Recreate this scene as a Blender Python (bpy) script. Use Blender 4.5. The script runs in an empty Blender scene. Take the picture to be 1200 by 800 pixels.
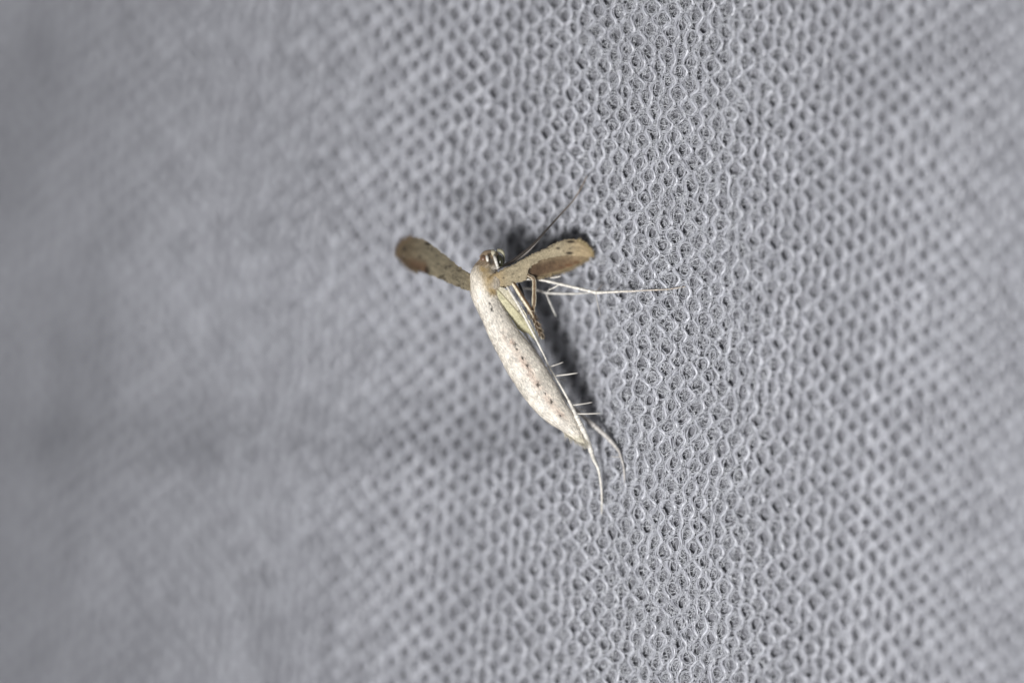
import bpy, math
import numpy as np
from mathutils import Vector

rng = np.random.default_rng(7)
MM = 0.001

# ------------------------------------------------------------------ camera
DIST = 250.0                 # mm from lens to the plane of focus
PXMM = 1200 / 44.0           # photograph pixels per mm in the plane of focus
scene = bpy.context.scene
col = scene.collection
cam_data = bpy.data.cameras.new('camera')
cam = bpy.data.objects.new('camera', cam_data)
col.objects.link(cam)
cam.location = (0, 0, DIST * MM)
cam.rotation_euler = (0, 0, 0)
cam_data.sensor_width = 36
cam_data.lens = 36 * DIST / 44.0
cam_data.clip_start = 0.01
cam_data.clip_end = 5
cam_data.dof.use_dof = True
cam_data.dof.focus_distance = DIST * MM
cam_data.dof.aperture_fstop = cam_data.lens / 24.0
cam_data.dof.aperture_blades = 5
cam_data.dof.aperture_rotation = math.radians(20)
scene.camera = cam

# ------------------------------------------------------------------ world and flash
world = bpy.data.worlds.new('World')
scene.world = world
world.use_nodes = True
wb = world.node_tree.nodes['Background']
wb.inputs['Color'].default_value = (0.93, 0.95, 1.0, 1)
wb.inputs['Strength'].default_value = 0.17

flash_data = bpy.data.lights.new('camera_flash', 'SPOT')
flash_data.energy = 3.65
flash_data.color = (0.985, 0.985, 0.985)
flash_data.shadow_soft_size = 0.04
flash_data.spot_size = math.radians(34)
flash_data.spot_blend = 1.0
flash = bpy.data.objects.new('camera_flash', flash_data)
col.objects.link(flash)
aim = Vector((14, 0, 0)) * MM
ldir = Vector((-0.44, -0.44, 1.0)).normalized()
flash.location = aim + ldir * 0.25
flash.rotation_euler = (aim - flash.location).to_track_quat('-Z', 'Y').to_euler()

scene.view_settings.view_transform = 'Standard'
scene.view_settings.look = 'None'
scene.view_settings.exposure = 0.0
scene.view_settings.gamma = 1.0
scene.view_settings.use_curve_mapping = False
scene.render.engine = 'CYCLES'
scene.cycles.use_denoising = True
scene.cycles.denoiser = 'OPENIMAGEDENOISE'
scene.cycles.denoising_input_passes = 'RGB_ALBEDO_NORMAL'
scene.cycles.denoising_prefilter = 'ACCURATE'
scene.cycles.max_bounces = 6
scene.cycles.diffuse_bounces = 3
scene.cycles.sample_clamp_indirect = 4


# ------------------------------------------------------------------ helpers
def W(px, py, z):
    """A point z mm above the focus plane, met by the photograph's pixel (px, py); metres."""
    px = np.asarray(px, float); py = np.asarray(py, float); z = np.asarray(z, float)
    k = (DIST - z) / DIST / PXMM
    return np.stack([(px - 600) * k, -(py - 400) * k, z + 0 * k], -1) * MM


def smooth(a, b, x):
    t = np.clip((x - a) / (b - a), 0, 1)
    return t * t * (3 - 2 * t)


_tab = rng.standard_normal((64, 64, 4))


def vnoise(x, y, ch=0):
    """smooth 2-D value noise, about -1..1"""
    x = np.asarray(x, float); y = np.asarray(y, float)
    xi = np.floor(x).astype(int); yi = np.floor(y).astype(int)
    fx = x - xi; fy = y - yi
    fx = fx * fx * (3 - 2 * fx); fy = fy * fy * (3 - 2 * fy)
    t = _tab[:, :, ch]
    g = lambda i, j: t[i % 64, j % 64]
    return ((g(xi, yi) * (1 - fx) + g(xi + 1, yi) * fx) * (1 - fy)
            + (g(xi, yi + 1) * (1 - fx) + g(xi + 1, yi + 1) * fx) * fy) * 0.6


def cloth_z(px, py):
    """height in mm of the hanging cloth, with its slow folds"""
    px = np.asarray(px, float); py = np.asarray(py, float)
    x = (px - 790 + (py - 400) * -0.03) / PXMM
    z = 0.43 * x + 0.007 * np.clip(x - 3, 0, 40) ** 2 - 0.014 * np.clip(-x - 5, 0, 40) ** 2
    z = z - 1.15 * smooth(738, 655, px) * np.exp(-((py - 425) / 98.0) ** 4)
    z = z + 0.25 * np.sin(px / 95.0 + 0.6) * smooth(420, 150, px)
    z = z - 2.2 * np.exp(-((px - 92 + 0.05 * (py - 390)) / 36.0) ** 2) * np.exp(-((py - 390) / 150.0) ** 2)
    z = z - 1.8 * np.exp(-((px - 30) / 36.0) ** 2) * np.exp(-((py - 70) / 110.0) ** 2)
    z = z - 1.0 * np.exp(-((px - 325) / 26.0) ** 2) * np.exp(-((py - 700) / 120.0) ** 2)
    z = z + 0.5 * vnoise(px / 75.0 + 2, py / 150.0 + 5, 0) * smooth(480, 250, px)
    z = z + 0.16 * vnoise(px / 70.0 + 9, py / 130.0, 1)
    return z


def mesh_object(name, verts, faces, mat, parent=None, colors=None, shade=True):
    me = bpy.data.meshes.new(name)
    verts = np.asarray(verts, np.float32).reshape(-1, 3)
    n = len(verts)
    me.vertices.add(n)
    me.vertices.foreach_set('co', verts.ravel())
    fl = [np.asarray(f, np.int32) for f in faces if len(f)]
    loops = np.concatenate([f.ravel() for f in fl])
    sizes = np.concatenate([np.full(len(f), f.shape[1], np.int32) for f in fl])
    starts = np.concatenate([[0], np.cumsum(sizes)[:-1]]).astype(np.int32)
    me.loops.add(len(loops)); me.loops.foreach_set('vertex_index', loops)
    me.polygons.add(len(sizes)); me.polygons.foreach_set('loop_start', starts)
    me.polygons.foreach_set('use_smooth', np.full(len(sizes), shade))
    me.update(calc_edges=True)
    me.validate()
    if colors is not None:
        a = me.color_attributes.new('tint', 'FLOAT_COLOR', 'POINT')
        c = np.ones((n, 4), np.float32); c[:, :3] = np.asarray(colors).reshape(-1, 3)
        a.data.foreach_set('color', c.ravel())
    me.materials.append(mat)
    o = bpy.data.objects.new(name, me)
    col.objects.link(o)
    if parent is not None:
        o.parent = parent
        o.matrix_parent_inverse = parent.matrix_world.inverted()
    return o


def tubes(P, R, sides=3, phase=None):
    """P (n,m,3) centre lines, R (n,m) radii in metres -> verts, quads of n tubes"""
    n, m, _ = P.shape
    T = np.gradient(P, axis=1)
    T /= np.linalg.norm(T, axis=2, keepdims=True) + 1e-12
    ref = np.zeros_like(T); ref[..., 2] = 1
    flat = np.abs(T[..., 2]) > 0.9
    ref[flat] = (0, 1, 0)
    A = np.cross(T, ref); A /= np.linalg.norm(A, axis=2, keepdims=True) + 1e-12
    B = np.cross(T, A)
    ang = np.arange(sides) * 2 * math.pi / sides
    ph = np.zeros(n) if phase is None else phase
    aa = ang[None, None, :] + ph[:, None, None]
    V = P[:, :, None, :] + R[:, :, None, None] * (np.cos(aa)[..., None] * A[:, :, None, :] + np.sin(aa)[..., None] * B[:, :, None, :])
    idx = np.arange(n * m * sides).reshape(n, m, sides)
    a = idx[:, :-1, :]; b = idx[:, 1:, :]
    q = np.stack([a, np.roll(a, -1, 2), np.roll(b, -1, 2), b], -1).reshape(-1, 4)
    return V.reshape(-1, 3), q


def join(parts):
    vs, fs, off = [], [], 0
    for v, f in parts:
        vs.append(v); fs.append(f + off); off += len(v)
    return np.concatenate(vs), np.concatenate(fs)


def catmull(pts, n):
    """smooth resample of control rows (k,d) to n rows"""
    p = np.asarray(pts, float)
    p = np.vstack([2 * p[0] - p[1], p, 2 * p[-1] - p[-2]])
    k = len(p) - 3
    seg = np.linalg.norm(np.diff(p[1:-1, :2], axis=0), axis=1)
    s = np.concatenate([[0], np.cumsum(seg)]); s /= s[-1]
    u = np.linspace(0, 1, n)
    i = np.clip(np.searchsorted(s, u, side='right') - 1, 0, k - 1)
    t = ((u - s[i]) / (s[i + 1] - s[i] + 1e-12))[:, None]
    p0, p1, p2, p3 = p[i], p[i + 1], p[i + 2], p[i + 3]
    return 0.5 * (2 * p1 + (p2 - p0) * t + (2 * p0 - 5 * p1 + 4 * p2 - p3) * t ** 2 + (3 * p1 - p0 - 3 * p2 + p3) * t ** 3)


def lin(r, g, b):
    f = lambda c: (c / 255 / 12.92) if c / 255 <= 0.04045 else ((c / 255 + 0.055) / 1.055) ** 2.4
    return np.array([f(r), f(g), f(b)])


# ------------------------------------------------------------------ materials
def base_mat(name, color, rough=0.5, spec=0.5):
    m = bpy.data.materials.new(name); m.use_nodes = True
    b = m.node_tree.nodes['Principled BSDF']
    b.inputs['Base Color'].default_value = (*color, 1)
    b.inputs['Roughness'].default_value = rough
    b.inputs['Specular IOR Level'].default_value = spec
    return m, m.node_tree, b


def noise_mix(nt, b, c1, c2, scale, detail=3):
    """base colour drifting between two tones by object-space noise"""
    tc = nt.nodes.new('ShaderNodeTexCoord'); nz = nt.nodes.new('ShaderNodeTexNoise')
    nz.inputs['Scale'].default_value = scale; nz.inputs['Detail'].default_value = detail
    mx = nt.nodes.new('ShaderNodeMix'); mx.data_type = 'RGBA'
    mx.inputs[6].default_value = (*c1, 1); mx.inputs[7].default_value = (*c2, 1)
    nt.links.new(tc.outputs['Object'], nz.inputs['Vector'])
    nt.links.new(nz.outputs['Fac'], mx.inputs[0])
    nt.links.new(mx.outputs[2], b.inputs['Base Color'])
    return tc, nz


YARN, nt, b = base_mat('grey_polyester_yarn', (0.5, 0.5, 0.53), 0.27, 0.65)
noise_mix(nt, b, (0.422, 0.427, 0.463), (0.548, 0.554, 0.597), 900)
FUZZ, nt, b = base_mat('glint_loose_fibre', (0.66, 0.67, 0.7), 0.2, 0.8)  # yarn fibre made paler: glints put into its base colour
noise_mix(nt, b, (0.55, 0.56, 0.59), (0.74, 0.75, 0.78), 1500)
BACK, nt, b = base_mat('hole_shade_backing', (0.3, 0.3, 0.32), 0.7, 0.25)  # backing darkened so its colour carries the shade inside the holes
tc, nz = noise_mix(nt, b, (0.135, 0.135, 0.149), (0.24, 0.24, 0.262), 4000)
bp = nt.nodes.new('ShaderNodeBump'); bp.inputs['Strength'].default_value = 0.6
bp.inputs['Distance'].default_value = 0.00005
nt.links.new(nz.outputs['Fac'], bp.inputs['Height']); nt.links.new(bp.outputs['Normal'], b.inputs['Normal'])


def tint_mat(name, rough, spec, bump_scale, bump, vary=0.35):
    """the animal's own markings (stored per vertex) broken up by fine scale-like grain"""
    m, nt, b = base_mat(name, (0.5, 0.5, 0.5), rough, spec)
    at = nt.nodes.new('ShaderNodeAttribute'); at.attribute_name = 'tint'
    tc = nt.nodes.new('ShaderNodeTexCoord'); nz = nt.nodes.new('ShaderNodeTexNoise')
    nz.inputs['Scale'].default_value = bump_scale; nz.inputs['Detail'].default_value = 2
    nt.links.new(tc.outputs['Object'], nz.inputs['Vector'])
    mr = nt.nodes.new('ShaderNodeMapRange')
    mr.inputs['From Min'].default_value = 0.25; mr.inputs['From Max'].default_value = 0.75
    mr.inputs['To Min'].default_value = 1 - vary; mr.inputs['To Max'].default_value = 1 + vary * 0.6
    nt.links.new(nz.outputs['Fac'], mr.inputs['Value'])
    mx = nt.nodes.new('ShaderNodeVectorMath'); mx.operation = 'SCALE'
    nt.links.new(at.outputs['Color'], mx.inputs[0]); nt.links.new(mr.outputs[0], mx.inputs['Scale'])
    nt.links.new(mx.outputs[0], b.inputs['Base Color'])
    bp = nt.nodes.new('ShaderNodeBump'); bp.inputs['Strength'].default_value = bump
    bp.inputs['Distance'].default_value = 0.00004
    nt.links.new(nz.outputs['Fac'], bp.inputs['Height']); nt.links.new(bp.outputs['Normal'], b.inputs['Normal'])
    return m


BODY = tint_mat('cream_body_scales', 0.36, 0.6, 22000, 0.5, 0.14)
WING = tint_mat('tan_wing_scales', 0.55, 0.35, 16000, 0.5, 0.3)
LIMB = tint_mat('leg_scales', 0.4, 0.5, 20000, 0.3, 0.15)
EYE, _, _ = base_mat('olive_compound_eye', (0.035, 0.035, 0.02), 0.25, 0.5)
EYE2, _, _ = base_mat('brown_compound_eye', (0.16, 0.095, 0.06), 0.3, 0.5)


# ------------------------------------------------------------------ the cloth
# knitted net: every yarn runs down the cloth and leans left and right round the
# holes beside it; all of them are bundles of fine filaments
STEP_A = np.array([12.8, 0.0])        # from one column of holes to the next
STEP_C = np.array([-2.5, 26.0])       # from one hole to the one below it
DELTA = -0.41                         # each column sits this much of a hole higher than the one to its left
cloth = bpy.data.objects.new('cloth', None)
col.objects.link(cloth)
cloth.location = W(600, 400, float(cloth_z(600, 400)))
cloth['kind'] = 'structure'
cloth['label'] = 'grey knitted polyester net cloth with small oval holes'
bpy.context.view_layer.update()


def warp(x, y):
    """uneven stretch of the cloth, in px"""
    loose = smooth(520, 300, x) + 0.5 * smooth(950, 1100, x)
    dx = (1.8 + 1.5 * loose) * vnoise(x / 19, y / 23, 0) + 4.0 * vnoise(x / 120 + 5, y / 150, 2)
    dy = (2.0 + 2.0 * loose) * vnoise(x / 17 + 31, y / 27, 1) + 5.0 * vnoise(x / 140, y / 110 + 7, 3)
    return x + dx, y + dy


def yarn_path(j, u):
    """centre line of yarn j (between hole columns j and j+1) at wale positions u; px"""
    amp = 1.65 * (1 + 0.55 * vnoise(j * 0.9 + 3, u * 1.0, 1))
    d = amp * (np.cos(2 * math.pi * (u - j * DELTA)) - np.cos(2 * math.pi * (u - (j + 1) * DELTA)))
    x = 600 + (j + 0.5) * STEP_A[0] + u * STEP_C[0] + d
    y = 400 + 0.0 * j + u * STEP_C[1] + 0 * d
    # the hole columns climb to the right by the sheared lattice; phase DELTA carries that
    x = x + (0.7 + 1.9 * smooth(540, 430, x)) * vnoise(j * 7.3, u * 1.7, 3)
    x, y = warp(x, y)
    lift = 0.05 * np.gradient(d, u) / 15.0 + 0.03 * vnoise(j * 3.1 + 11, u * 1.3, 2)
    return x, y, lift


def build_cloth():
    parts_hi, parts_lo = [], []
    cols = range(-56, 57)
    for j in cols:
        xc = 600 + j * STEP_A[0]
        focus = 540 < xc < 1010
        spr = 8 if focus else 6
        rows = np.arange(-18.5, 18.6, 1.0 / spr)
        x, y, lift = yarn_path(j, rows)
        m = len(rows)
        nf = 13 if focus else 5
        R = 3.0 if focus else 3.2                                 # yarn half width in px
        # core of the yarn
        zc = cloth_z(x, y) + lift
        core = W(x, y, zc)[None]
        rr = (1.7 if focus else 2.0) / PXMM * MM
        parts_lo.append(tubes(core, np.full((1, m), rr), 5))
        # filaments
        k = np.arange(nf)
        ph = k * 2.399 + rng.uniform(0, 0.6, nf) + rng.uniform(0, 6.28)
        rad = R * np.sqrt((k + 0.9) / nf) * (0.85 + 0.3 * rng.random(nf))
        tw = rng.uniform(0.6, 1.3)
        th = ph[:, None] + tw * rows[None, :] * 2.2 + 0.9 * vnoise(ph[:, None] * 9 + j, rows[None, :] * 1.1, 0)
        wob = 1 + 0.5 * vnoise(ph[:, None] * 5 + 17 + j, rows[None, :] * 1.9, 1)
        wob = wob * (1 + 0.45 * vnoise(x / 42 + 8, y / 60, 3))[None]
        ox = rad[:, None] * wob * np.cos(th)
        oz = rad[:, None] * wob * np.sin(th) * 0.8
        fx = x[None] + ox
        fy = np.broadcast_to(y[None], fx.shape) + rng.uniform(-2, 2, (nf, 1))
        fz = cloth_z(fx, fy) + lift[None] + oz / PXMM
        P = W(fx, fy, fz)
        fr = (0.47 if focus else 1.2) / PXMM * MM * (0.8 + 0.4 * rng.random((nf, 1))) * np.ones((1, m))
        parts_hi.append(tubes(P, fr, 3, rng.uniform(0, 6, nf)))
    # loops of filament drawn round every hole
    for i in range(-55, 57):
        k = np.arange(-19, 20)
        u = k + i * DELTA + round(-i * DELTA)
        hx = 600 + i * STEP_A[0] + u * STEP_C[0]
        hy = 400 + u * STEP_C[1]
        keep = np.abs(hy - 400) < 480
        hx, hy = hx[keep], hy[keep]
        hx = hx + rng.normal(0, .7, len(hx)); hy = hy + rng.normal(0, 1.0, len(hy))
        focus = 540 < 600 + i * STEP_A[0] < 1010
        nf, seg = (6, 11) if focus else (1, 9)
        n = len(hx) * nf
        cx = np.repeat(hx, nf); cy = np.repeat(hy, nf)
        size = np.repeat(rng.uniform(.74, 1.08, len(hx)), nf)
        ga = rng.normal(.2, .95, n) if focus else rng.uniform(-.3, .8, n)
        sa = (6.1 * size + ga); sb = (9.6 * size + ga * 1.25)
        st = rng.uniform(0, 2 * math.pi, n); span = rng.uniform(.4, .95, n) * 2 * math.pi
        th = st[:, None] + span[:, None] * np.linspace(0, 1, seg)[None]
        rad = 1 + 0.16 * vnoise(np.arange(n)[:, None] * 3.7 + i * 11, th * .9, 2)
        x = cx[:, None] + sa[:, None] * rad * np.cos(th) - 0.1 * sb[:, None] * np.sin(th)
        y = cy[:, None] + sb[:, None] * rad * np.sin(th)
        x, y = warp(x, y)
        z = cloth_z(x, y) + rng.normal(.035, .03, (n, 1)) + .045 * np.sin(2 * th + rng.uniform(0, 6, (n, 1)))
        fr = (.45 if focus else 1.1) / PXMM * MM * rng.uniform(.8, 1.2, (n, 1)) * np.ones((1, seg))
        parts_hi.append(tubes(W(x, y, z), fr, 3, rng.uniform(0, 6, n)))
    v, f = join(parts_lo + parts_hi)
    o = mesh_object('knitted_yarn', v, [f], YARN, cloth)
    o['kind'] = 'stuff'

    # backing layer seen through the holes, coloured dark for the shade in them
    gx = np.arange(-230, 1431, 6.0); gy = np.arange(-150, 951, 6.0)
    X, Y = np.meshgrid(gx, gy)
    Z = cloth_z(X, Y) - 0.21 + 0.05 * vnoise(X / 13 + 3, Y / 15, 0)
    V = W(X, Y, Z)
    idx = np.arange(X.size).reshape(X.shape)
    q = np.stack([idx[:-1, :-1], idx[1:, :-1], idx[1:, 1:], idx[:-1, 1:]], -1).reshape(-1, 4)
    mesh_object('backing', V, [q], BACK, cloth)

    # loose fibres: short curls that stand off the yarns and cross the holes
    n = 25000
    px = rng.normal(780, 110, n); py = rng.uniform(-60, 860, n)
    L = rng.gamma(2.6, 2.1, n) + 2
    a0 = rng.uniform(0, 2 * math.pi, n); cv = rng.normal(0, 0.2, n)
    m = 4
    s = np.linspace(0, 1, m)[None] * L[:, None]
    ang = a0[:, None] + cv[:, None] * s
    ds = np.diff(s, axis=1, prepend=0)
    fx = px[:, None] + np.cumsum(np.cos(ang) * ds, 1)
    fy = py[:, None] + np.cumsum(np.sin(ang) * ds, 1)
    base = rng.uniform(-0.12, 0.16, n)
    arch = np.sin(np.linspace(0, math.pi, m))[None] * rng.normal(0.03, 0.07, (n, 1))
    fz = cloth_z(fx, fy) + base[:, None] + arch
    P = W(fx, fy, fz)
    r = rng.uniform(0.16, 0.42, (n, 1)) / PXMM * MM * np.ones((1, m))
    v, f = tubes(P, r, 3)
    o = mesh_object('loose_fibre', v, [f], FUZZ, cloth)
    o['kind'] = 'stuff'


build_cloth()

# ------------------------------------------------------------------ the moth
moth = bpy.data.objects.new('plume_moth', None)
col.objects.link(moth)
moth.location = W(640, 430, float(cloth_z(640, 430)) + 0.1)
moth['label'] = 'pale cream plume moth with narrow tan wings spread, perched on grey net cloth'
moth['category'] = 'moth'
bpy.context.view_layer.update()

# ---- body: head, thorax and abdomen as one skin. rows: px, py, z mm, half width px, half height px
SPINE = np.array([
    (578, 292.5, -.10, .8, .8), (577.5, 294.5, -.08, 6.5, 5), (576.5, 298, -.05, 11.5, 8), (575.8, 302.5, -.02, 14, 9.5),
    (574.5, 307.5, 0, 13, 9.5), (572, 311, .02, 11.5, 11), (569.8, 316, .05, 15, 15), (569, 323, .08, 18, 18),
    (568.5, 332, .08, 18, 18.5), (567.8, 341, .06, 16.6, 17), (571, 354, .03, 14.6, 15), (578, 368, .0, 14.6, 14.5),
    (585.5, 383, -.03, 15.8, 15), (593, 396, -.06, 17.2, 16), (601, 408, -.08, 18.6, 17), (610, 422, -.11, 20.2, 18), (619, 436, -.15, 20.6, 18),
    (634, 459, -.22, 19.8, 17), (648.5, 479, -.28, 16.4, 14), (663, 493.5, -.33, 12.2, 11), (672, 504.5, -.36, 8, 7.5),
    (679, 513, -.38, 4.8, 4.5), (684, 519.5, -.4, 1.0, 1.0)])
NR, NS = 150, 48
sp = catmull(SPINE, NR)
sp[:, 3:] = np.maximum(sp[:, 3:], 0.5)
tan = np.gradient(sp[:, :2], axis=0); tan /= np.linalg.norm(tan, axis=1, keepdims=True)
side = np.stack([-tan[:, 1], tan[:, 0]], 1)          # image-space left/right of the spine
side[side[:, 0] < 0] *= -1
SEG_AT = np.array([352, 372, 394, 416, 438, 460, 480, 497, 509.0])


def body_point(t, th, grow=0.0):
    """t: ring number, th: angle (0 right, pi/2 towards the viewer). px, py, z"""
    i = np.clip(t, 0, NR - 1.001); k = i.astype(int); f = (i - k)[..., None]
    s = sp[k] * (1 - f) + sp[k + 1] * f
    sd = side[k] * (1 - f) + side[k + 1] * f
    ring = np.ones_like(th)
    for y in SEG_AT:
        ring = ring - 0.045 * np.exp(-((s[..., 1] - y) / 1.6) ** 2)
    w = (s[..., 3] * ring + grow) * np.cos(th)
    h = (s[..., 4] * 0.62 * ring + grow) * np.sin(th)
    return s[..., 0] + sd[..., 0] * w, s[..., 1] + sd[..., 1] * w, s[..., 2] + h / PXMM, s


DOTS = [(575, 362, 1.1, 3.6), (572.3, 356.5, 0.9, 2.2), (601.5, 403, 1.5, 2.6), (604, 409, 1.1, 1.4), (616.5, 427.5, 2.1, 2.4), (628.5, 450, 1.7, 2.6),
        (644, 470, 1.6, 1.8), (655, 487, 1.9, 1.5), (611, 419, .7, 1.8), (637, 461, 0.7, 1.4)]


HEAD_MARKS = [(575.6, 306.5, 3.6, 4.6), (576.6, 297.3, 1.8, 1.5), (581.6, 307, 2, 6)]


def body_color(px, py, top):
    """cream scales, faint rosy middle stripe, ochre collar, black dots down the back"""
    c = np.zeros(px.shape + (3,)) + np.array([0.72, 0.66, 0.572])
    n1 = vnoise(px / 5, py / 5, 0); n2 = vnoise(px / 11 + 4, py / 14, 1)
    c = c * (1 + 0.10 * n1 + 0.08 * n2)[..., None]
    mid = np.interp(py, sp[:, 1], sp[:, 0])
    rose = np.exp(-((px - mid - 1.5) / 6.0) ** 2) * smooth(380, 398, py) * smooth(500, 478, py) * (0.55 + 0.45 * n1)
    c = c + (np.array([0.56, 0.40, 0.31]) - c) * np.clip(rose * 0.9, 0, 1)[..., None]
    cx = 569.5 + (py - 318) * 0.36 + 2 * n2
    och = (0.75 + 0.3 * n1) * np.exp(-((px - cx) / 9.3) ** 2) * smooth(308, 314, py) * smooth(352, 342, py)
    c = c + (np.array([0.40, 0.29, 0.145]) - c) * np.clip(och * 1.25, 0, 1)[..., None]
    hd = smooth(314, 309, py)
    c = c + (np.array([0.27, 0.19, 0.115]) - c) * (hd * 0.92)[..., None]
    yel = smooth(505, 515, py) * 0.45
    c = c + (np.array([0.62, 0.56, 0.38]) - c) * yel[..., None]
    for (dx, dy, rx, ry) in [(a + 1.5, b_, c_, d_) for (a, b_, c_, d_) in DOTS] + HEAD_MARKS:
        g = np.exp(-(((px - dx) / rx / 1.2) ** 2 + ((py - dy) / ry / 1.15) ** 2) ** 2)
        c = c + (np.array([0.03, 0.024, 0.016]) - c) * (g * 0.97)[..., None]
    low = smooth(0.1, -0.35, top)
    c = c * (1 - 0.0 * low)[..., None]
    return np.clip(c, 0.01, 0.9)


tt, aa = np.meshgrid(np.arange(NR).astype(float), np.arange(NS) * 2 * math.pi / NS, indexing='ij')
bx, by, bz, _ = body_point(tt, aa)
idx = np.arange(NR * NS).reshape(NR, NS)
q = np.stack([idx[:-1], np.roll(idx[:-1], -1, 1), np.roll(idx[1:], -1, 1), idx[1:]], -1).reshape(-1, 4)
bv = W(bx, by, bz).reshape(-1, 3)
caps = [np.array([idx[0, ::-1]]), np.array([idx[-1]])]
body = mesh_object('body', bv, [q] + caps, BODY, moth, body_color(bx, by, np.sin(aa)).reshape(-1, 3))


# ---- overlapping scales that cover thorax and abdomen
def scale_coat(n):
    # ring numbers weighted by girth
    wgt = sp[:, 3] * (sp[:, 1] > 309)
    cdf = np.cumsum(wgt) / wgt.sum()
    t = np.interp(rng.random(n), cdf, np.arange(NR).astype(float))
    th = rng.uniform(-0.6, math.pi + 0.6, n)
    ln = rng.uniform(3.0, 7.0, n); wd = rng.uniform(0.7, 1.5, n)
    g0 = rng.uniform(0.05, 0.35, n); g1 = g0 + np.abs(rng.normal(0.12, 0.22, n))
    # px length -> ring steps
    dl = np.linalg.norm(np.gradient(sp[:, :2], axis=0), axis=1)
    dt = ln / np.interp(t, np.arange(NR), dl)
    gir = np.interp(t, np.arange(NR), sp[:, 3])
    dth = wd / np.maximum(gir, 3)
    sk = rng.normal(0, 0.12, n) * 3 / np.maximum(gir, 3)

    def pt(tx, thx, g):
        x, y, z, _ = body_point(tx, thx, g); return x, y, z
    A = pt(t, th, g0); B = pt(t + dt * .55, th + dth + sk, (g0 + g1) / 2); C = pt(np.minimum(t + dt, NR - 1), th + sk * 2, g1); D = pt(t + dt * .55, th - dth + sk, (g0 + g1) / 2)
    P = np.stack([W(*p) for p in (A, B, C, D)], 1)
    c = body_color((A[0] + C[0]) / 2, (A[1] + C[1]) / 2, np.sin(th)) * rng.uniform(0.68, 1.25, (n, 1))
    f = np.arange(n * 4).reshape(n, 4)
    o = mesh_object('scale_coat', P.reshape(-1, 3), [f], BODY, body, np.repeat(np.clip(c, .01, .92), 4, 0), shade=False)
    o['kind'] = 'stuff'


scale_coat(9000)


# ---- head pieces
def ellipsoid(name, c, r, mat, parent, rot=0.0, colour=None, seg=20):
    th, ph = np.meshgrid(np.linspace(0, math.pi, seg // 2 + 1), np.arange(seg) * 2 * math.pi / seg, indexing='ij')
    x = r[0] * np.sin(th) * np.cos(ph); y = r[1] * np.sin(th) * np.sin(ph); z = r[2] * np.cos(th)
    X = c[0] + x * math.cos(rot) - y * math.sin(rot); Y = c[1] + x * math.sin(rot) + y * math.cos(rot)
    P = W(X, Y, c[2] + z / PXMM)
    idx = np.arange(x.size).reshape(x.shape)
    q = np.stack([idx[:-1], idx[1:], np.roll(idx[1:], -1, 1), np.roll(idx[:-1], -1, 1)], -1).reshape(-1, 4)
    cc = None if colour is None else np.tile(colour, (x.size, 1))
    return mesh_object(name, P, [q], mat, parent, cc)


ellipsoid('eye', (566.6, 303.2, .06), (4.2, 4.8, 4.6), EYE2, moth, 0.2)
ellipsoid('eye', (586.2, 305.8, .1), (5.0, 7.6, 6.5), EYE, moth, -0.25)


def limb(name, pts, colour, parent, mat=LIMB, colour2=None, n=None, sides=8, stripe=None, flat=1.0, rough=0.0):
    """tapered tube through rows (px, py, z, radius px); colour drifts to colour2 towards the tip"""
    p = np.asarray(pts, float)
    L = np.linalg.norm(np.diff(p[:, :2], axis=0), axis=1).sum()
    n = n or max(8, int(L / 1.6))
    r = catmull(p, n)
    r[:, 3] = np.maximum(r[:, 3] * 1.25, 0.12) * (1 + rough * rng.normal(0, 1, n))
    P = W(r[:, 0], r[:, 1], r[:, 2])[None]
    v, f = tubes(P, (r[:, 3] / PXMM * MM)[None], sides)
    c = np.tile(np.asarray(colour, float), (n, 1))
    if colour2 is not None:
        u = np.linspace(0, 1, n)[:, None]
        c = c * (1 - smooth(.45, .95, u)) + np.asarray(colour2) * smooth(.45, .95, u)
    c = c * (1 + 0.12 * rng.normal(0, 1, (n, 1)))
    cc = np.repeat(c[:, None], sides, 1)
    if stripe is not None:
        k, sc = stripe
        for s in k:
            cc[:, s % sides] = np.asarray(sc) * (1 + 0.15 * rng.normal(0, 1, (n, 1)))
    idx = np.arange(n * sides).reshape(n, sides)
    return mesh_object(name, v, [f, np.array([idx[0, ::-1]]), np.array([idx[-1]])], mat, parent, np.clip(cc, .01, .9).reshape(-1, 3))


WHITE = (0.74, 0.70, 0.63); CREAM = (0.70, 0.62, 0.46); BROWN = (0.17, 0.105, 0.055); TAN = (0.36, 0.27, 0.17); DARK = (0.035, 0.028, 0.024)
# palps in front of the face and white antenna bases over the eyes
limb('palp', [(589.5, 309, .0, .5), (591.0, 304, .02, .7), (590.2, 298.5, .0, 1.2), (587.5, 294.2, -.05, 2.0), (583, 293.4, -.1, 1.6)], (0.34, 0.32, 0.22), moth, sides=10)
limb('palp', [(579, 300, .1, 2.0), (578, 296, .05, 2.4), (577, 293.5, -.08, 1.4)], (0.5, 0.45, 0.33), moth, sides=10)
limb('antenna_scape', [(570.2, 299.5, .3, .8), (570.8, 302, .38, 1.35), (571.6, 306.5, .4, .9)], WHITE, moth)
limb('antenna_scape', [(578.6, 299.3, .28, .8), (580, 302.5, .42, 1.5), (581.8, 308.5, .48, 1.35), (583.6, 314.5, .5, 1.1)], WHITE, moth)
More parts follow.
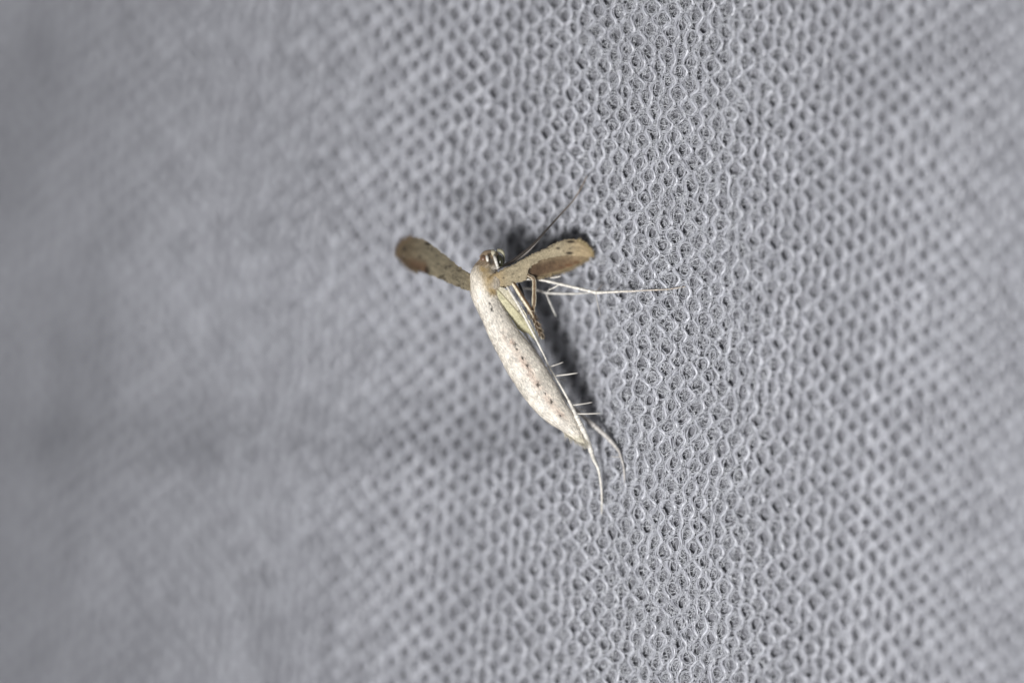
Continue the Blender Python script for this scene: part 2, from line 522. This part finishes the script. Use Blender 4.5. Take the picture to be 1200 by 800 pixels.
# antennae, swept up and to the right from behind the wing
limb('antenna', [(583, 314, -.25, 1.3), (597, 308, -.3, 1.6), (611, 298, -.35, 1.5), (626, 285, -.4, 1.15), (644, 265.5, -.55, .9), (658, 250, -.75, .75), (671, 236, -1.0, .65), (681, 220, -1.2, .6), (688, 206, -1.35, .5)],
     (0.05, 0.042, 0.036), moth, colour2=(0.30, 0.24, 0.19), sides=8)
limb('antenna', [(584, 315, -.4, 1.0), (603, 306, -.5, 1.0), (616, 297, -.55, .95), (629, 283.5, -.62, .8), (640, 271, -.8, .45)], (0.42, 0.38, 0.35), moth, sides=8)


# ---- wings
def wing(name, upper, lower, zfun, colfun, n=120, m=44, thick=0.028, camber=0.12):
    """blade between an upper and a lower margin (px rows, base to tip), cambered, with two faces"""
    U = catmull(np.array(upper), n); Lw = catmull(np.array(lower), n)
    s = np.linspace(0, 1, m)[None, :, None]
    G = U[:, None, :2] * (1 - s) + Lw[:, None, :2] * s
    sv = s[..., 0]
    uv = np.linspace(0, 1, n)[:, None]
    z = zfun(G[..., 0], G[..., 1]) + camber * np.sin(math.pi * sv) * (0.4 + 0.6 * np.sin(math.pi * np.clip(uv, 0, 1)))
    z = z + 0.004 * np.sin(sv * 26 + uv * 3)
    ed = np.minimum(np.minimum(sv, 1 - sv) * m / 3, 1)
    rag = rng.normal(0, 0.5, (n, 1, 2)) * (np.minimum(sv, 1 - sv) < 0.03)[..., None]
    G = G + rag
    C = colfun(G[..., 0], G[..., 1])
    V1 = W(G[..., 0], G[..., 1], z + thick * .5 * ed); V2 = W(G[..., 0], G[..., 1], z - thick * .5 * ed - .002)
    idx = np.arange(n * m).reshape(n, m)
    q1 = np.stack([idx[:-1, :-1], idx[1:, :-1], idx[1:, 1:], idx[:-1, 1:]], -1).reshape(-1, 4)
    q2 = q1[:, ::-1] + n * m
    rim = np.concatenate([idx[:, 0], idx[-1, 1:], idx[::-1, -1][1:], idx[0, ::-1][1:]])
    q3 = np.stack([rim[:-1], rim[1:], rim[1:] + n * m, rim[:-1] + n * m], -1)
    v = np.concatenate([V1.reshape(-1, 3), V2.reshape(-1, 3)])
    c = np.concatenate([C.reshape(-1, 3)] * 2)
    return mesh_object(name, v, [q1, q2, q3], WING, moth, c), G, z


def spots(c, px, py, lst, colour):
    for (dx, dy, rx, ry, k) in lst:
        g = np.exp(-(((px - dx) / rx / 1.15) ** 2 + ((py - dy) / ry / 1.3) ** 2) ** 2) * k
        c = c + (np.asarray(colour) - c) * g[..., None]
    return c


def speckle(c, px, py, amt):
    n = vnoise(px / 2.1, py / 2.1, 2); n2 = vnoise(px / 6, py / 6, 3)
    c = c * (1 + amt * n + 0.09 * n2)[..., None]
    c = c * (1 + 0.13 * vnoise(px / 9 + 20, py / 3.5, 0))[..., None]
    d = smooth(0.75, 1.0, vnoise(px / 2.6 + 40, py / 2.6, 1))
    return c * (1 - 0.5 * d)[..., None]


def right_front_color(px, py):
    c = np.zeros(px.shape + (3,)) + np.array([0.41, 0.342, 0.228])
    c = c + (np.array([0.47, 0.36, 0.215]) - c) * smooth(655, 685, px)[..., None]
    c = c + (np.array([0.42, 0.29, 0.14]) - c) * (smooth(600, 574, px) * .8)[..., None]
    c = speckle(c, px, py, 0.14)
    top = np.interp(px, [574, 607, 642, 657, 668, 694], [324, 306.5, 289, 282, 280, 298])
    c = c * (1 - 0.42 * np.exp(-((py - top) / 1.8) ** 2) * smooth(682, 660, px))[..., None]
    return np.clip(spots(c, px, py, [(669, 283.2, 4.2, 1.3, .95), (667.5, 296.6, 4.0, 1.4, .95), (654, 291, 2.0, 1.2, .75), (642, 291, 1.6, 1.2, .55), (590, 326, 1.2, 1, .4), (601, 321, 1.4, 1, .4)], (0.025, 0.018, 0.012)), .01, .9)


def right_rear_color(px, py):
    c = np.zeros(px.shape + (3,)) + np.array([0.105, 0.065, 0.038])
    k = smooth(628, 690, px)
    c = c + (np.array([0.25, 0.165, 0.095]) - c) * k[..., None]
    c = c + (np.array([0.36, 0.265, 0.15]) - c) * (smooth(664, 690, px) * smooth(312, 300, py))[..., None]
    top = np.interp(px, [618, 633, 648, 661, 676], [314, 305.5, 301.5, 299.5, 300])
    c = c + (np.array([0.27, 0.205, 0.125]) - c) * (np.exp(-(np.clip(py - top, 0, 50) / 4.0) ** 2) * smooth(622, 640, px) * .8)[..., None]
    c = speckle(c, px, py, 0.18)
    edge = np.interp(px, [617, 640, 657, 672, 684, 694], [327.5, 323, 319, 313, 306.5, 302])
    pale = np.exp(-((py - edge) / 2.2) ** 2) * smooth(622, 650, px)
    c = c + (np.array([0.42, 0.33, 0.19]) - c) * (pale * .85)[..., None]
    c = spots(c, px, py, [(619, 319, 2.8, 7.5, .9)], (0.03, 0.02, 0.012))
    return np.clip(spots(c, px, py, [(667, 310.8, 4.5, 1.5, .65), (676, 307.5, 3.5, 1.4, .6), (658, 313.5, 2.5, 1.2, .5)], (0.13, 0.05, 0.02)), .01, .9)


def zr(px, py):
    return 0.48 - 1.78 * (px - 575) / 115 + (py - (324 - (px - 575) * .27)) * -0.012


# front part of the wing: whole blade up to the cleft, upper lobe beyond it
R_UP = [(571, 327), (576, 322), (589.5, 315.5), (607.5, 306.5), (624, 297.5), (642, 289), (657, 282), (668, 280), (679.5, 282.5), (688.5, 288.5), (693.5, 297)]
R_LO1 = [(571, 336), (575, 347.5), (589.5, 338.5), (603, 332.3), (615.5, 328.6), (618, 321), (621, 313.5), (633, 305.5), (648, 301.5), (661, 299.5), (676, 300), (688, 301), (694, 301.5)]
R_UP2 = [(614, 311), (625, 304), (640, 299), (655, 297), (672, 296), (686, 298), (694, 300)]
R_LO2 = [(614, 328.5), (624, 326.2), (642, 323), (657, 319), (672, 313), (684, 306.5), (692, 302.5)]
fw, G1, z1 = wing('forewing', R_UP, R_LO1, zr, right_front_color, camber=0.05)
fw['label'] = 'tan right forewing, sharp, with black dots and a cleft'
rl, G2, z2 = wing('rear_lobe', R_UP2, R_LO2, lambda x, y: zr(x, y) - 0.09, right_rear_color, n=90, m=36, camber=0.06)
rl['label'] = 'rust-brown rear lobe of the right forewing'


def left_color(px, py):
    c = np.zeros(px.shape + (3,)) + np.array([0.32, 0.272, 0.182])  # darker base than right wing: shade of facing away from the flash, painted in
    c = c + (np.array([0.19, 0.145, 0.09]) - c) * smooth(505, 475, px)[..., None]
    c = speckle(c, px, py, 0.14)
    rust = smooth(503, 498, px) * smooth(470, 484, px) * smooth(298 + 0 * px, 309 + 0 * px, py - (px - 480) * 0.15)
    c = c + (np.array([0.16, 0.09, 0.05]) - c) * (rust * .85)[..., None]
    c = spots(c, px, py, [(500.5, 317, 2.6, 4.2, .92)], (0.03, 0.016, 0.01))
    return np.clip(spots(c, px, py, [(501.5, 285.5, 4.2, 1.8, .95), (474, 292, 2.6, 2.2, .8), (492, 301, 2.4, 1.6, .6), (506, 292, 1.4, 2.4, .5), (512, 300, 2, 1.2, .4), (516.5, 324.5, 2.6, 1.4, .7), (521, 327, 1.6, 1.8, .6),
                                     (527, 312, 2, 1.0, .6), (538, 317, 3, 1.0, .5), (537, 334, 3, 1.2, .5)], (0.03, 0.02, 0.014)), .01, .9)


def zl(px, py):
    return 0.12 - (px - 552) / 84 * 2.6 + (py - (330 + (px - 552) * .45)) * 0.006


L_UP = [(560, 327), (550, 320), (536, 311), (524, 300.5), (512, 291), (504.5, 285.5), (497, 281), (485, 278), (474.5, 282), (468, 289.5)]
L_LO = [(560, 338), (551, 340.5), (545, 339.5), (530, 333.5), (515, 326.3), (501.5, 321.8), (491, 317), (480.5, 312.5), (473, 304), (467, 296)]
lw, G3, z3 = wing('forewing', L_UP, L_LO, zl, left_color, n=100, m=40, camber=0.06)
lw['label'] = 'olive-tan left forewing with shade painted into its colour and blurred tip'


# hair fringe on the wing tips
def fringe(name, parent, base_px, dirs, zf, L, colour, n):
    b_ = catmull(np.array(base_px), n); d_ = catmull(np.array(dirs), n)
    d_ = d_ / np.linalg.norm(d_, axis=1, keepdims=True)
    d_ = d_ + rng.normal(0, .16, d_.shape)
    ln = L * rng.uniform(.55, 1.15, n)
    s = np.array([-.25, .3, .7, 1.0])[None]
    x = b_[:, :1] + d_[:, :1] * ln[:, None] * s; y = b_[:, 1:2] + d_[:, 1:2] * ln[:, None] * s
    z = zf(x, y) + .05 + rng.normal(0, .05, (n, 1)) * s
    r = np.array([.42, .42, .32, .1])[None] * np.ones((n, 1)) / PXMM * MM
    v, f = tubes(W(x, y, z), r, 3)
    c = np.repeat(np.tile(np.asarray(colour), (n, 1)) * rng.uniform(.7, 1.15, (n, 1)), 12, 0)
    o = mesh_object(name, v, [f], LIMB, parent, c)
    o['kind'] = 'stuff'


fringe('tail_tuft', body, [(660, 506), (668, 511), (675, 515), (681, 519), (684, 519), (685, 514)], [(.4, .9), (.5, .85), (.5, .85), (.5, .85), (.55, .8), (.7, .7)], lambda x, y: -0.42 + 0 * x, 8.0, (0.6, 0.55, 0.45), 90)
fringe('fringe', fw, [(676, 281.5), (684, 285.5), (690, 291), (693.5, 298), (694, 301)], [(.4, -.9), (.75, -.5), (.95, -.15), (1, .1), (.95, .3)], zr, 3.6, (0.46, 0.36, 0.2), 110)
fringe('fringe', rl, [(692, 302.5), (684, 306.5), (672, 313), (657, 319), (642, 323), (626, 326)], [(.9, .4), (.75, .65), (.7, .7), (.65, .75), (.6, .8), (.6, .8)], lambda x, y: zr(x, y) - .1, 3.4, (0.40, 0.31, 0.19), 170)
fringe('fringe', lw, [(484, 278), (474.5, 282.5), (468, 290), (466.5, 297), (472, 303.5), (480.5, 312.5), (491, 317)], [(-.5, -.85), (-.8, -.5), (-1, -.1), (-1, .3), (-.85, .55), (-.7, .75), (-.55, .85)], zl, 5.5, (0.24, 0.17, 0.1), 200)


# ---- folded hind wing beside the abdomen
def hind_color(px, py):
    c = np.zeros(px.shape + (3,)) + np.array([0.55, 0.51, 0.33])
    vein = np.abs(py - (348 + (px - 591.5) * 1.12))
    right = smooth(0.5, -2.0, py - (348 + (px - 591.5) * 1.12))
    c = c + (np.array([0.66, 0.60, 0.47]) - c) * (right * .8)[..., None]
    c = c + (np.array([0.10, 0.07, 0.035]) - c) * (np.exp(-(vein / .9) ** 2) * .8)[..., None]
    c = speckle(c, px, py, .06)
    return np.clip(c, .01, .9)


wing('hindwing', [(586, 336), (597, 341), (606, 352), (614, 365), (622, 380), (628, 392), (632, 402)],
     [(578, 343), (588, 357), (600, 375), (609, 387.5), (618, 390.5), (625, 396.5), (631, 403)],
     lambda x, y: 0.12 - (y - 345) * 0.008 - (x - 590) * .008, hind_color, n=60, m=26, camber=.06)

# ---- legs, each with its spurs
zf = lambda x, y, h=0.12: float(cloth_z(x, y)) + h


def spur(leg, a, b, r=.62, colour=WHITE):
    mid = tuple((np.array(a) + np.array(b)) / 2 + np.array([0, .3, 0]))
    limb('spur', [(*a, r * .8), (*mid, r), (*b, r * .55)], colour, leg, n=10, sides=6)


# hind leg along the right edge of the abdomen, its pale thigh over the folded wing
leg = limb('leg', [(590, 330, -.3, 1.3), (597, 340.5, .1, 1.2), (610, 362, .26, 1.3), (625, 391, .1, 1.15), (634, 409, -.1, .95), (638.5, 418, -.3, .7),
                   (642.5, 428, -.42, .9), (650, 441, -.38, 1.0), (661, 459, -.36, 1.1), (670, 476, -.32, 1.5), (677.5, 492, -.3, 2.5), (687, 511.5, -.42, 2.4), (694, 533, -.72, 2.0),
                   (696, 539, -.8, 1.5), (701.5, 551, -.9, 1.2), (704.6, 571, -1.02, 1.0), (705.3, 587, zf(705, 587, .2), .8), (705, 602, zf(705, 602, .14), .5)], WHITE, moth, rough=.1)
spur(leg, (639, 431, -.5), (660, 424.3, -.55)); spur(leg, (647, 440.5, -.45), (677, 436.8, -.4), .75)
spur(leg, (671, 474.5, -.35), (694, 471.2, -.4)); spur(leg, (676, 484.6, -.3), (703.5, 484, -.35), .75)
# other hind leg, lower and greyer, further right
leg = limb('leg', [(590, 344, -1.0, 1.3), (612, 385, -1.15, 1.2), (640, 432, -1.25, 1.2), (660, 464, -1.2, 1.3), (682, 486.5, -1.1, 1.9), (698, 500, -1.05, 2.4), (712, 512.5, -1.0, 2.2),
                   (724, 526.5, -.9, 1.6), (727.5, 535, -.85, 1.3), (731, 548, zf(731, 548, .16), 1.1), (732, 566, zf(732, 566, .13), .7)], (0.50, 0.47, 0.44), moth, rough=.1)
spur(leg, (654, 443.5, -1.1), (663.5, 445.5, -1.0), .6, (.5, .48, .45)); spur(leg, (676, 477, -1.0), (687, 481.5, -.95), .6, (.5, .48, .45)); spur(leg, (726.5, 535, -.85), (716, 534.6, -.8), .5, (.6, .57, .53))
# middle leg reaching right, foot on the cloth
leg = limb('leg', [(600, 330, -.5, 1.3), (617, 327, -.75, 1.2), (631, 327.5, -.75, 1.25), (644, 330, -.72, 1.35), (656, 332.8, -.7, 1.4), (676, 337.5, -.6, 1.35), (691, 341, -.52, 1.5), (698, 342.6, -.47, 1.75), (706, 342.6, -.4, 1.25),
                   (726, 341.6, -.26, 1.1), (744, 341, -.12, .95), (746, 340.8, -.1, .75), (764, 339.8, zf(764, 340, .2), .7), (782, 339, zf(782, 339, .15), .65), (803, 335.8, zf(803, 336, .13), .5)], WHITE, moth, colour2=(0.45, 0.38, 0.31), rough=.1)
spur(leg, (656, 333, -.7), (643, 340, -.8), .7); spur(leg, (698, 343.5, -.5), (703.3, 370, -.75), .6, (.42, .4, .38)); spur(leg, (699, 341, -.45), (706.5, 333.2, -.35), .5, (.16, .14, .13))
spur(leg, (645, 325.5, -.72), (657.5, 323.5, -.74), .85)
# middle leg of the other side, lower
leg = limb('leg', [(602, 338, -1.0, 1.1), (618, 338, -1.25, 1.0), (630, 340, -1.28, 1.1), (640, 343, -1.22, 1.2), (657, 344, -1.12, 1.1), (675, 344, -1.0, .95), (690, 343, -.98, .75), (704, 342.6, -1.0, .55), (722, 343, zf(722, 343, .13), .4)],
           (0.62, 0.59, 0.54), moth, colour2=(0.42, 0.4, 0.38), rough=.1)
spur(leg, (639.5, 343, -1.22), (651.5, 370.5, -1.2), .8, (.6, .57, .52)); spur(leg, (640, 344, -1.2), (645, 337, -1.1), .5, (.5, .47, .43))


# two brown front legs folded back under the wing, with ragged scale tufts
def tuft(leg, a, b, n, L, colour):
    t = rng.random(n)[:, None]
    base = np.array(a)[None] * (1 - t) + np.array(b)[None] * t + rng.normal(0, .6, (n, 3)) * np.array([1, 1, .03])
    d = (np.array(b) - np.array(a))[:2]; d /= np.linalg.norm(d)
    ang = rng.normal(0, .35, n)
    dx = d[0] * np.cos(ang) - d[1] * np.sin(ang); dy = d[0] * np.sin(ang) + d[1] * np.cos(ang)
    s = np.array([0, .5, 1.0])[None]; ln = L * rng.uniform(.5, 1.2, (n, 1))
    P = W(base[:, :1] + dx[:, None] * ln * s, base[:, 1:2] + dy[:, None] * ln * s, base[:, 2:] + s * rng.normal(0, .05, (n, 1)))
    v, f = tubes(P, np.array([.6, .5, .12])[None] * np.ones((n, 1)) / PXMM * MM, 3)
    k = rng.random((n, 1))
    c = np.where(k < .4, np.array([[.55, .45, .33]]), np.asarray(colour)[None]) * rng.uniform(.7, 1.2, (n, 1))
    o = mesh_object('scale_tuft', v, [f], LIMB, leg, np.repeat(c, 9, 0)); o['kind'] = 'stuff'


leg = limb('leg', [(596, 326, -.2, 2.0), (604, 336, -.12, 2.0), (612, 349, -.1, 2.3), (620, 361, -.15, 2.2), (625, 371, -.3, 2.0), (629, 382, -.45, 1.8), (633, 391, -.55, 1.4), (635.5, 397, -.6, .8)],
           BROWN, moth, sides=10, stripe=((8, 9, 0), CREAM), rough=.07)
tuft(leg, (618, 361, -.1), (634, 393, -.5), 60, 6, (.22, .14, .08))
leg = limb('leg', [(618, 322, -.35, 1.6), (625.3, 327, -.4, 1.9), (626, 340, -.38, 2.1), (625.8, 354, -.35, 2.1), (624.5, 366, -.35, 2.0), (627, 377, -.5, 1.7), (633, 386, -.65, 1.3), (637.5, 397, -.8, .7)],
           BROWN, moth, sides=10, stripe=((5, 6, 9, 0), CREAM), rough=.1)
tuft(leg, (624, 364, -.3), (635, 390, -.6), 45, 6, (.25, .17, .1))
spur(leg, (608, 332, -.6), (614, 347, -.55), 1.4, DARK)
